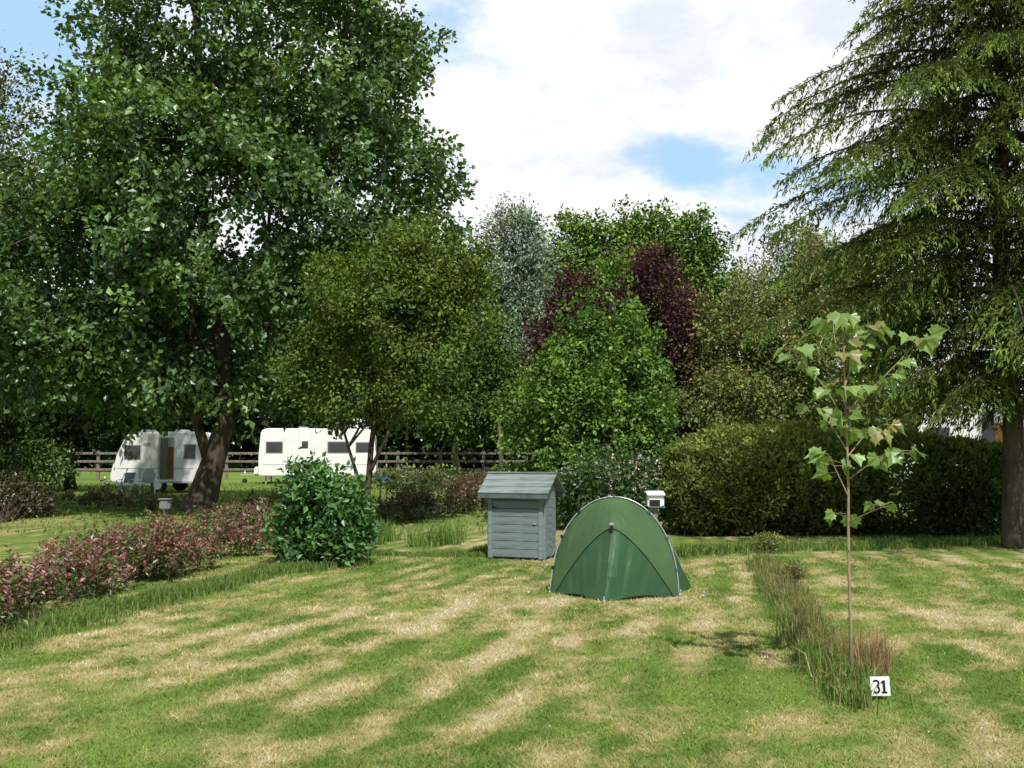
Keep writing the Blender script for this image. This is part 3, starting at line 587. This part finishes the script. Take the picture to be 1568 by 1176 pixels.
c=G(940,912); e=empty('green_dome_tent',(c[0],c[1],0),math.radians(-9))
NS=80; sv=np.linspace(0,1,NS+1); kk=np.abs(2*sv-1); sg=np.sign(2*sv-1); hw=.70; hh=1.07
outer=np.stack([-hw*np.cos(np.pi*sv),.15-.12*kk**4,hh*np.sin(np.pi*sv)**.93],1)
inner=np.stack([sg*.66*kk**1.05,-.06-.26*(1-kk)**.9,.76*(1-kk**1.55)],1)
bot=np.stack([np.where(sg<0,-.66*kk-.07*(1-kk),.66*kk-.07*(1-kk)),-.06-.52*(1-kk),.02+.03*np.sin(kk*np.pi)**2],1)
def loft(name,A,B,mat,nv=14,bulge=0,wr=0,mats=None,sel=None):
    v=[]
    for j in range(nv+1):
        f=j/nv; q=A*(1-f)+B*f
        cen=np.array([0,q[:,1].mean(),.3]); od=nrm(q-cen)
        q=q+od*(bulge*math.sin(math.pi*f))
        if wr: q[:,1]+=wr*math.sin(math.pi*f)**.7*(np.sin(kk*23+sg*1.3+f*2)+.5*np.sin(kk*47+f*3))*np.exp(-kk*1.2)
        v.append(q)
    v=np.concatenate(v); n=NS+1; i=np.arange(nv)[:,None]*n+np.arange(NS)[None]; f=np.stack([i,i+1,i+n+1,i+n],-1).reshape(-1,4)
    o=mesh_np(name,v,f,mat,smooth=True,parent=e)
    if mats:
        o.data.materials.append(mats); mi=np.concatenate([(sel&(j<nv*.62)) for j in range(nv)]).astype(np.int32); o.data.polygons.foreach_set('material_index',mi)
    return o
loft('front_canopy',outer,inner,TG1,14,.035)
cs_=sv[:-1]+.5/NS; loft('front_door',inner,bot,TG2,18,0,.013,TG3,((cs_>.5)&(cs_<.58)))
r2=np.stack([-.66*np.cos(np.pi*sv),np.full(NS+1,1.15),.88*np.sin(np.pi*sv)],1); r3=np.stack([-.52*np.cos(np.pi*sv),np.full(NS+1,1.95),.5*np.sin(np.pi*sv)],1); r4=np.stack([-.34*np.cos(np.pi*sv),np.full(NS+1,2.3),.02*np.sin(np.pi*sv)],1)
loft('flysheet_main',r2,outer,TG2,14,.02); loft('flysheet_rear',r3,r2,TG2,10,.02); loft('flysheet_foot',r4,r3,TG2,8,.02)
mesh_np('side_wing',np.array([(.66,.25,.42),(.86,.75,.02),(.68,.05,.02),(.66,.9,.4)]),np.array([(0,2,1),(0,1,3)]),TG2,parent=e)
T=Tubes(); off=outer.copy(); off[:,1]-=.012; off[:,2]+=.012; off[:,0]*=1.012; T.add(off,np.full(NS+1,.0065),8); T.build('pole_arch',METAL,e)
T=Tubes(); T.add(inner+[0,-.006,.003],np.full(NS+1,.004),6); T.add(bot,np.full(NS+1,.005),6); T.build('seams_and_hem',BLACK,e)
T=Tubes(); T.add([inner[NS//2]+[0,-.004,0],bot[NS//2]+[0,-.004,0]],[.003,.003],6); T.build('door_zip',TG1,e)
for k in (6,15,25,55,65,74): box('pole_clip',tuple(off[k]+[0,-.006,0]),(.03,.02,.035),BLUEP if k>50 else BLACK,e,.003)
box('door_toggle',(0,-.345,.765),(.035,.03,.07),BLACK,e,.008); box('vent_tab',(0,-.35,.81),(.045,.02,.03),GREYP,e,.006)
T=Tubes()
for a,b_ in ((outer[15],(-.95,-.1,0)),(outer[65],(.98,-.05,0))): T.add([a,b_],[.0018,.0018],4)
T.build('guy_lines',GREYP,e)
for q in ((-.72,.0,.03),(.73,.0,.03),(-.07,-.6,.02),(.98,-.05,.03),(-.95,-.1,.03)): cyl('peg',q,.006,.12,METAL,e,(.4,0,0),8); box('peg_loop',(q[0]*.99,q[1]+.01,.03),(.02,.05,.01),SIGNW,e,.002)

# ---------------- sky
el=math.radians(52); sdir=np.array([.30,-1.0]); sdir/=np.linalg.norm(sdir); sv3=Vector((sdir[0]*math.cos(el),sdir[1]*math.cos(el),math.sin(el)))
ld=bpy.data.lights.new('sun','SUN'); ld.energy=5.0; ld.angle=math.radians(.55); ld.color=(1,.955,.88); lo=bpy.data.objects.new('sun',ld); lo.rotation_euler=sv3.to_track_quat('Z','Y').to_euler(); lo.location=(5,-10,20); COL.objects.link(lo)
w=bpy.data.worlds.new('World'); S.world=w; w.use_nodes=True; t=w.node_tree; t.nodes.clear()
o=N(t,'ShaderNodeOutputWorld'); bg=N(t,'ShaderNodeBackground'); bg.inputs[1].default_value=.1
sk=N(t,'ShaderNodeTexSky'); sk.sky_type='NISHITA'; sk.sun_disc=False; sk.sun_elevation=el; sk.sun_rotation=math.atan2(sdir[0],sdir[1]); sk.air_density=1; sk.dust_density=1.0; sk.ozone_density=1.5
tc=N(t,'ShaderNodeTexCoord'); mp=N(t,'ShaderNodeMapping'); mp.inputs['Scale'].default_value=(1,1,2.1); mp.inputs['Location'].default_value=(3.1,.4,.7); t.links.new(tc.outputs['Generated'],mp.inputs[0])
n1=noise_(t,mp.outputs[0],2.2,4,.55); n2=noise_(t,mp.outputs[0],6,5,.62)
sp=N(t,'ShaderNodeSeparateXYZ'); t.links.new(tc.outputs['Generated'],sp.inputs[0])
def spot(px,py,r0,r1,sx=1):
    d=ray(px,py); d=d/np.linalg.norm(d)
    v=N(t,'ShaderNodeVectorMath',operation='SUBTRACT'); t.links.new(tc.outputs['Generated'],v.inputs[0]); v.inputs[1].default_value=tuple(d)
    v2=N(t,'ShaderNodeVectorMath',operation='MULTIPLY'); t.links.new(v.outputs[0],v2.inputs[0]); v2.inputs[1].default_value=(1,1,sx)
    l=N(t,'ShaderNodeVectorMath',operation='LENGTH'); t.links.new(v2.outputs[0],l.inputs[0])
    return math_(t,'SUBTRACT',1.0,ss(t,l.outputs['Value'],r0,r1))
fwd=ss(t,sp.outputs[1],-.3,.4)  # cloud cover thinned behind the camera, out of view, to lower ambient light
cov=math_(t,'ADD',math_(t,'MULTIPLY',n1,.6),math_(t,'MULTIPLY_ADD',fwd,.40,-.08))
det=math_(t,'MULTIPLY',math_(t,'SUBTRACT',n2,.5),1.3)
cov=math_(t,'ADD',cov,math_(t,'MULTIPLY',det,.75))
for a,k in (((1170,285,.0,.16,2.4),.38),((1040,235,.0,.09,1.6),.26),((40,60,.0,.25,1),.42),((710,50,.0,.16,1.4),.26)):
    cov=math_(t,'SUBTRACT',cov,math_(t,'MULTIPLY',spot(*a),k))
mask=ss(t,cov,.20,.50)
cl=mixc(t,ss(t,n2,.34,.60),(8.2,8.8,9.6),(11,11,11))
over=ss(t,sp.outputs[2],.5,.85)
cl=mixc(t,over,cl,(4.6,5.0,5.6))  # clouds overhead, out of view, darkened to cut the fill light
hsv=mixc(t,.75,sk.outputs[0],(5.6,8.7,11.5))
hsv=mixc(t,math_(t,'SUBTRACT',1.0,fwd),hsv,sk.outputs[0])
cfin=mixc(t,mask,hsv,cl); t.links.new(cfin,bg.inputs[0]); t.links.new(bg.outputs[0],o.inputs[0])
print('done')
